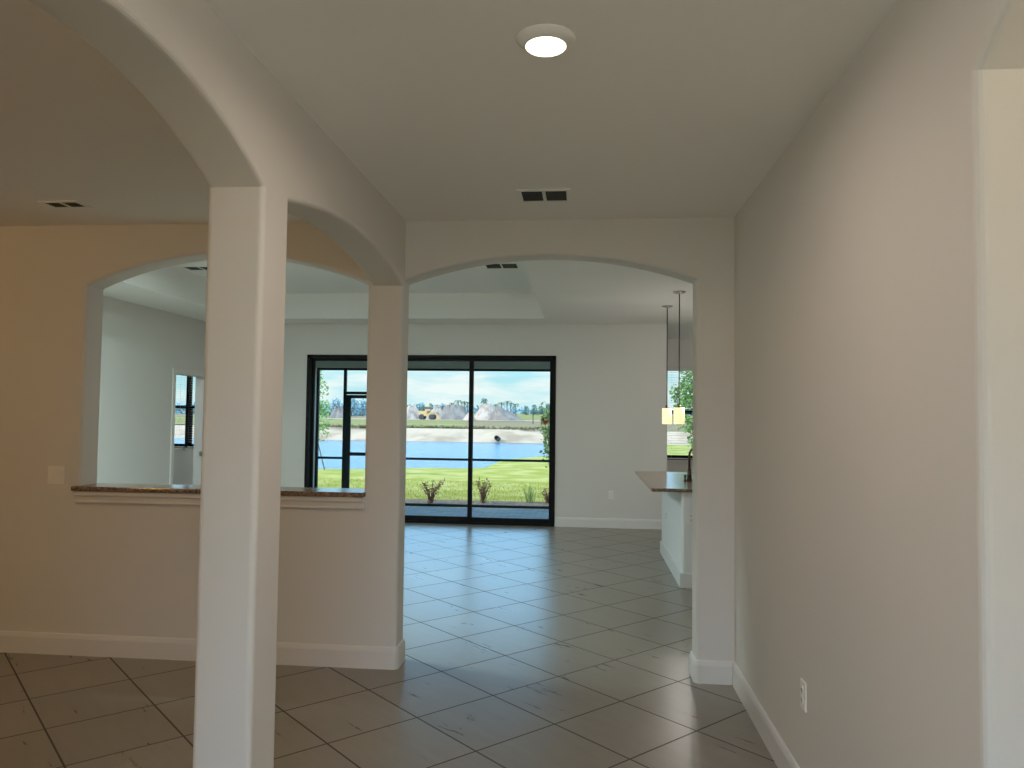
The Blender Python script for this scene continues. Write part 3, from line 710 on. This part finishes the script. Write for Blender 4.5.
bm = B(); bm.faces.new([bm.verts.new(v) for v in ((lx+1.9, ly-1, lz+.1), (lx+2.5, ly-1, lz+.15), (lx+2.2, ly-1, lz+.9), (lx+1.9, ly-1, lz+.8))])
r = bmesh.ops.extrude_face_region(bm, geom=bm.faces[:]); bmesh.ops.translate(bm, vec=(0, 2, 0), verts=[g for g in r['geom'] if isinstance(g, bmesh.types.BMVert)]); bmesh.ops.recalc_face_normals(bm, faces=bm.faces)
obj('bucket', bm, YEL, t)
for wx in (-1.1, .9):
    for wy in (-1.0, 1.0):
        bm = lathe(B(), [(0, -.2), (.45, -.2), (.55, -.12), (.55, .12), (.45, .2), (0, .2)], 0, 0, 0, 18)
        bmesh.ops.rotate(bm, verts=bm.verts, cent=(0, 0, 0), matrix=Matrix.Rotation(PI/2, 3, 'X')); bmesh.ops.translate(bm, verts=bm.verts, vec=(lx+wx, ly+wy, lz+.55))
        obj('wheel', bm, RUB, t)
# dark drain pipe on the far shore, thin pole
p = at(497, 440.5, YB+.2)
bm = lathe(B(), [(0, -.6), (.17, -.6), (.17, .6), (.13, .6), (.13, .3), (0, .3)], 0, 0, 0, 20)
bmesh.ops.rotate(bm, verts=bm.verts, cent=(0, 0, 0), matrix=Matrix.Rotation(PI/2-.1, 3, 'X')); bmesh.ops.translate(bm, verts=bm.verts, vec=(p.x, p.y+.3, p.z+.14))
tag(rebase(obj('drain_pipe', bm, RUB), (p.x, p.y, p.z)), 'dark drain pipe mouth at the far shoreline', 'drain pipe')
p = at(533, 422, 100)
tag(rebase(obj('utility_pole', tube(B(), [(p.x, 100, ZF), (p.x, 100, ZF+1.6)], .06, 8), SLOT), (p.x, 100, ZF)), 'thin dark post standing on the bare earth near the red flower', 'post')

# ------------------------------------------------------------------ plants
def leaf_mat(name, c1, c2): return mat(name, c1, .6, spec=.3, noise=(9, c2, .4, .65))
LG = leaf_mat('leaf_green', (.10, .22, .04), (.22, .34, .09)); LP = leaf_mat('leaf_pale', (.22, .36, .12), (.34, .45, .2))
LR = leaf_mat('leaf_red', (.26, .09, .08), (.34, .20, .11)); LD = leaf_mat('leaf_far', (.10, .19, .15), (.15, .24, .19))
BK = mat('bark', (.16, .12, .09), .9, noise=(12, (.24, .19, .14), .4, .7)); RED = mat('petal_red', (.62, .05, .03), .5, noise=(30, (.75, .10, .05), .4, .7))
LH = leaf_mat('leaf_haze', (.25, .38, .42), (.32, .45, .50))  # blue distance haze put into the leaf colour
def leaves(bm, pts, ln, wd, rnd, up=.3):
    for p in pts:
        d_ = Vector((rnd.gauss(0, 1), rnd.gauss(0, 1), rnd.gauss(up, .7))).normalized()
        s = d_.cross(Vector((rnd.gauss(0, 1), rnd.gauss(0, 1), rnd.gauss(0, 1)))).normalized(); k = rnd.uniform(.7, 1.2); n_ = d_.cross(s)
        a_ = bm.verts.new(p); b_ = bm.verts.new(p+d_*ln*.5*k+s*wd*k+n_*wd*.25); c_ = bm.verts.new(p+d_*ln*k); e_ = bm.verts.new(p+d_*ln*.5*k-s*wd*k+n_*wd*.25)
        bm.faces.new((a_, b_, c_)); bm.faces.new((a_, c_, e_))
def shrub(name, label, x, y, z, wd, ht, n, m_, ln, lw, seed, group=None, nst=9, top=0):
    rnd = random.Random(seed); t = thing(name, label, 'shrub', (x, y, z), group)
    bs = B(); pts = []
    for k in range(nst):
        an = 2*PI*k/nst+rnd.uniform(-.3, .3); r_ = wd/2*rnd.uniform(.35, 1); h_ = ht*rnd.uniform(.65, 1)
        tip = Vector((x+r_*math.cos(an), y+r_*math.sin(an), z+h_)); mid = Vector((x+r_*.4*math.cos(an), y+r_*.4*math.sin(an), z+h_*.55))
        tube(bs, [(x, y, z-.02), mid, tip], [.007, .005, .002], 5)
        for q in range(n//nst):
            f = rnd.uniform(top, 1); b_ = Vector((x, y, z)).lerp(mid, f*2) if f < .5 else mid.lerp(tip, f*2-1)
            pts.append(b_+Vector((rnd.gauss(0, .02), rnd.gauss(0, .02), rnd.gauss(0, .02))))
    obj('stems', bs, BK, t); bl = B(); leaves(bl, pts, ln, lw, rnd); obj('foliage', bl, m_, t)
    return t
zb = ZG+.025
pa = gp(431, 503, zb); pb = gp(483, 503, zb); pc = gp(530, 502, zb); pd = gp(548, 503, zb)
shrub('shrub', 'reddish-brown twiggy shrub in the mulch left of the door mullion', pa.x, min(pa.y, 14.8), zb, .72, .46, 340, LR, .05, .012, 11, nst=17)
shrub('shrub', 'reddish-brown twiggy shrub in the mulch just right of the door mullion', pb.x, min(pb.y, 14.8), zb, .48, .48, 260, LR, .05, .012, 12, nst=13)
shrub('shrub', 'low reddish shrub in the mulch by the right edge of the sliding door', pd.x, min(pd.y, 14.8), zb, .46, .30, 240, LR, .05, .012, 13, nst=13)
rnd = random.Random(5); bm = B()
for k in range(46):
    an = rnd.uniform(0, 2*PI); l_ = rnd.uniform(.25, .45); le = rnd.uniform(.1, .6)
    q = Vector((pc.x+rnd.gauss(0, .04), min(pc.y, 14.8)+rnd.gauss(0, .04), zb)); d_ = Vector((math.cos(an)*le, math.sin(an)*le, 1)).normalized(); s = Vector((-math.sin(an), math.cos(an), 0))*.004
    v = [bm.verts.new(q-s), bm.verts.new(q+s), bm.verts.new(q+d_*l_*.6+s*.7), bm.verts.new(q+d_*l_*.6-s*.7), bm.verts.new(q+d_*l_+Vector((d_.x, d_.y, -.2))*.08)]
    bm.faces.new(v[:4]); bm.faces.new((v[3], v[2], v[4]))
tag(rebase(obj('grass_clump', bm, LP), (pc.x, min(pc.y, 14.8), zb)), 'thin upright grass clump in the mulch between two red shrubs', 'grass clump')

# hibiscus: stems from the bed, leaves high up, one red flower
hx, hy = -.54, 14.5; rnd = random.Random(21)
t = thing('hibiscus', 'tall leggy hibiscus with one red flower at the right edge of the door', 'shrub', (hx, hy, zb))
bs = B(); pts = []
for k in range(8):
    an = PI+rnd.uniform(-1.3, 1.3); r_ = rnd.uniform(.12, .38); h_ = rnd.uniform(1.4, 2.0)
    base_ = Vector((hx, hy, zb)); mid = base_+Vector((.1*math.cos(an), .1*math.sin(an), h_*.5)); tip = base_+Vector((r_*math.cos(an), r_*math.sin(an), h_))
    tube(bs, [base_, mid, tip], [.012, .009, .004], 6)
    for q in range(70):
        f = rnd.uniform(.0, 1); pts.append(mid.lerp(tip, f)+Vector((rnd.gauss(0, .05), rnd.gauss(0, .05), rnd.gauss(0, .05))))
obj('stems', bs, BK, t); bl = B(); leaves(bl, pts, .075, .024, rnd, 0); obj('foliage', bl, LP, t)
fp = at(544.5, 421, 14.3); bm = B()
for k in range(5):
    an = 2*PI*k/5; d_ = Vector((math.cos(an), -.45, math.sin(an))); s = Vector((-math.sin(an), 0, math.cos(an)))
    a_ = bm.verts.new(fp); b_ = bm.verts.new(fp+d_*.04+s*.033); c_ = bm.verts.new(fp+d_*.075+s*.012); e_ = bm.verts.new(fp+d_*.075-s*.012); g_ = bm.verts.new(fp+d_*.04-s*.033)
    bm.faces.new((a_, b_, c_, e_, g_))
tube(bm, [fp, fp+Vector((0, -.08, .01))], [.006, .004], 6)
obj('flower', bm, RED, t)['label'] = 'red five-petalled flower'

def tree(name, label, x, y, z, th, trad, blobs, n, ln, lw, m_, seed, cat='tree', group=None):
    rnd = random.Random(seed); t = thing(name, label, cat, (x, y, z), group)
    bs = tube(B(), [(x, y, z-.1), (x+.02, y, z+th*.5), (x, y, z+th)], [trad, trad*.8, trad*.6], 8)
    pts = []
    for bx, by, bz, br_ in blobs:
        tube(bs, [(x, y, z+th*.7), (x+bx*.5, y+by*.5, z+(th+bz)*.5), (x+bx, y+by, z+bz)], [trad*.4, trad*.3, trad*.15], 6)
        for q in range(n):
            v = Vector((rnd.gauss(0, 1), rnd.gauss(0, 1), rnd.gauss(0, 1))).normalized()*br_*rnd.uniform(.3, 1)**.6
            pts.append(Vector((x+bx, y+by, z+bz))+v)
    obj('trunk', bs, BK, t); bl = B(); leaves(bl, pts, ln, lw, rnd, 0); obj('foliage', bl, m_, t)
    return t
yt = 22.0; p = at(311, 471, yt)
tree('young_tree', 'young staked tree on the lawn at the left edge of the sliding door', p.x, yt, ZG, 2.2, .04,
     [(.28, 0, 1.5, .30), (.20, .1, 1.15, .28), (.10, -.1, 1.9, .3), (.36, 0, 1.85, .22), (.22, 0, 2.45, .28), (-.2, 0, 2.3, .35), (.05, 0, 2.9, .3), (-.3, 0, 1.6, .35)], 90, .11, .035, LP, 31)
a_ = at(318, 443, yt-.4); b_ = gp(325, 469.5, ZG)
tag(rebase(obj('tree_stake', tube(B(), [(b_.x, b_.y, ZG-.05), a_], .018, 6), BK), (b_.x, b_.y, ZG)), 'leaning wooden stake bracing the young tree on the lawn', 'stake')
tree('garden_tree', 'leafy green tree outside the nook window', 3.05, 18.0, ZG, 1.6, .09,
     [(0, 0, 2.2, .7), (-.5, 0, 1.8, .5), (.5, .2, 1.9, .6), (-.35, 0, 2.7, .5), (.3, 0, 2.9, .6), (-.2, -.2, 1.25, .5), (-.3, .1, 3.3, .5), (-.62, .2, 2.2, .4)], 620, .085, .03, LG, 33)
rnd = random.Random(15); bm = B(); pts = []
for k in range(1500):
    x = rnd.uniform(-26, 5); pts.append(Vector((x, 57.4+.5*math.sin(x*.4)+rnd.uniform(-.4, .4), ZF+rnd.uniform(0, .10))))
leaves(bm, pts, .20, .08, rnd, .8)
tag(rebase(obj('bank_weeds', bm, leaf_mat('weed', (.13, .12, .05), (.24, .20, .10))), (-10, 57.4, ZF)), 'scrubby weeds along the top of the sandy bank', 'weeds', kind='stuff')

# far palms and trees behind the piles
def palm(px, pyb, pyt, Y, label, seed):
    rnd = random.Random(seed); b_ = at(px, pyb, Y); tp = at(px+rnd.uniform(-.6, .6), pyt, Y); hh = tp.z-ZF; zt = ZF+hh*.82
    t = thing('palm_tree', label, 'palm tree', (b_.x, Y, ZF+.05), 'far palms')
    obj('trunk', tube(B(), [(b_.x, Y, ZF), ((b_.x+tp.x)/2, Y, ZF+hh*.4), (tp.x, Y, zt)], [.25, .2, .18], 6), BK, t)
    bm = B()
    for k in range(15):
        an = 2*PI*k/15+rnd.uniform(-.2, .2); L_ = hh*.26*rnd.uniform(.8, 1.2); upz = rnd.uniform(.2, .9)
        prev = None
        for j in range(5):
            f = j/4; c = Vector((tp.x+math.cos(an)*L_*f, Y+math.sin(an)*L_*f, zt+L_*(upz*f-1.1*f*f)))
            s = Vector((-math.sin(an), math.cos(an), -.2))*L_*.13*(1-.75*f)*(0.3+f if f < .7 else 1)
            cur = (bm.verts.new(c-s), bm.verts.new(c+s))
            if prev: bm.faces.new((prev[0], prev[1], cur[1], cur[0]))
            prev = cur
    obj('fronds', bm, LD, t)
for k, (px, top) in enumerate(((417, 402), (437, 402.5), (451, 400), (458, 397), (464, 398.5), (468, 399), (495, 401.5), (502, 399.5), (507, 398), (511, 400), (516, 401))):
    lab = ['lone far palm above the pale pile at the left', 'far palm behind the yellow loader', 'leftmost palm of the clump over the long grey pile', 'tallest palm of the clump over the long grey pile',
           'third palm from the left in the clump over the long grey pile', 'rightmost palm of the clump left of the door mullion', 'far palm left of the grey cone peak', 'second palm in the row above the grey cone',
           'tallest palm in the row above the grey cone', 'fourth palm in the row above the grey cone', 'rightmost palm in the row above the grey cone'][k]
    palm(px, 412, top, 240+6*(k % 3), lab, 50+k)
def far_tree(px, top, wdpx, Y, label, seed, m_=LD):
    rnd = random.Random(seed); tp = at(px, top, Y); r_ = wdpx/F*Y/2; hh = tp.z-ZF
    tree('far_tree', label, tp.x, Y, ZF, hh*.5, .25, [(0, 0, hh-r_*.6, r_*.7), (r_*.35, 0, hh*.55, r_*.8), (-r_*.35, 0, hh*.5, r_*.8), (0, r_*.2, hh*.3, r_)], 120, r_*.35, r_*.12, m_, seed, 'tree')
far_tree(484, 398.5, 9, 230, 'rounded dark tree between the two palm groups, right of the mullion', 71)
for k, (px, tp_, wd_) in enumerate(((410, 405, 9), (423, 405, 8), (431, 404, 8), (444, 405, 9), (526, 406, 6), (534, 405, 7), (541, 406, 7), (549, 404, 9), (336, 399, 14), (352, 398, 16), (363, 400, 12), (322, 403, 12))):
    far_tree(px, tp_, wd_, 240+11*k, ['low far tree at the left edge of the middle panel', 'low far tree left of the loader', 'low far tree above the loader', 'low far tree at the left end of the long grey pile',
             'first small tree on the horizon right of the grey cone', 'second small tree on the horizon right of the grey cone', 'third small tree on the horizon right of the grey cone', 'horizon tree next to the hibiscus',
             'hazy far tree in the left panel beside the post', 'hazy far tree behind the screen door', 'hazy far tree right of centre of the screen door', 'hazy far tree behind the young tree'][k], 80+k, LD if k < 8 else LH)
# distant hazy wood along the horizon
rnd = random.Random(9); bm = B(); pts = []
for k in range(5200):
    x = rnd.uniform(-330, 160); pts.append(Vector((x, 400+rnd.uniform(-6, 6), rnd.uniform(.2, 5.2+.6*math.sin(x*.06)))))
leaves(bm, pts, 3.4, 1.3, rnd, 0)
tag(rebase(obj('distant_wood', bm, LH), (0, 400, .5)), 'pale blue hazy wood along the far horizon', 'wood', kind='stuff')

# lawn blades near the patio
rnd = random.Random(3); bm = B()
for k in range(9000):
    y = rnd.uniform(14.9, 20.5); x = rnd.uniform(-.36*y, .02*y)
    if y > 19.4+.15*math.sin(x): continue
    an = rnd.uniform(0, 2*PI); h_ = rnd.uniform(.025, .06); q = Vector((x, y, ZG-.003)); s = Vector((math.cos(an), math.sin(an), 0))*.006
    bm.faces.new((bm.verts.new(q-s), bm.verts.new(q+s), bm.verts.new(q+Vector((rnd.gauss(0, .02), rnd.gauss(0, .02), h_)))))
tag(rebase(obj('grass_blades', bm, leaf_mat('blade', (.29, .33, .05), (.48, .44, .15))), (-2.5, 17, ZG)), 'grass blades growing on the lawn in front of the patio', 'grass', kind='stuff')

# sky portals in the openings (they only steer sampling of the real sky)
def portal(cx, cy_, cz, sx, sz, rot):
    l = bpy.data.lights.new('sky_portal', 'AREA'); l.shape = 'RECTANGLE'; l.size = sx; l.size_y = sz; l.cycles.is_portal = True
    o = bpy.data.objects.new('sky_portal', l); C.objects.link(o); o.location = (cx, cy_, cz); o.rotation_euler = rot
portal(-1.9, 13.36, 1.2, 5.8, 2.4, (-PI/2, 0, 0))
portal((BW[0][0]+BW[1][1])/2, 13.22, 1.65, 1.95, 1.45, (-PI/2, 0, 0))
portal((NX0+NX1)/2, 13.27, 1.68, .95, 1.5, (-PI/2, 0, 0))
portal(-.115, YE-.24, 1.21, 1.47, 2.42, (PI/2, 0, 0))
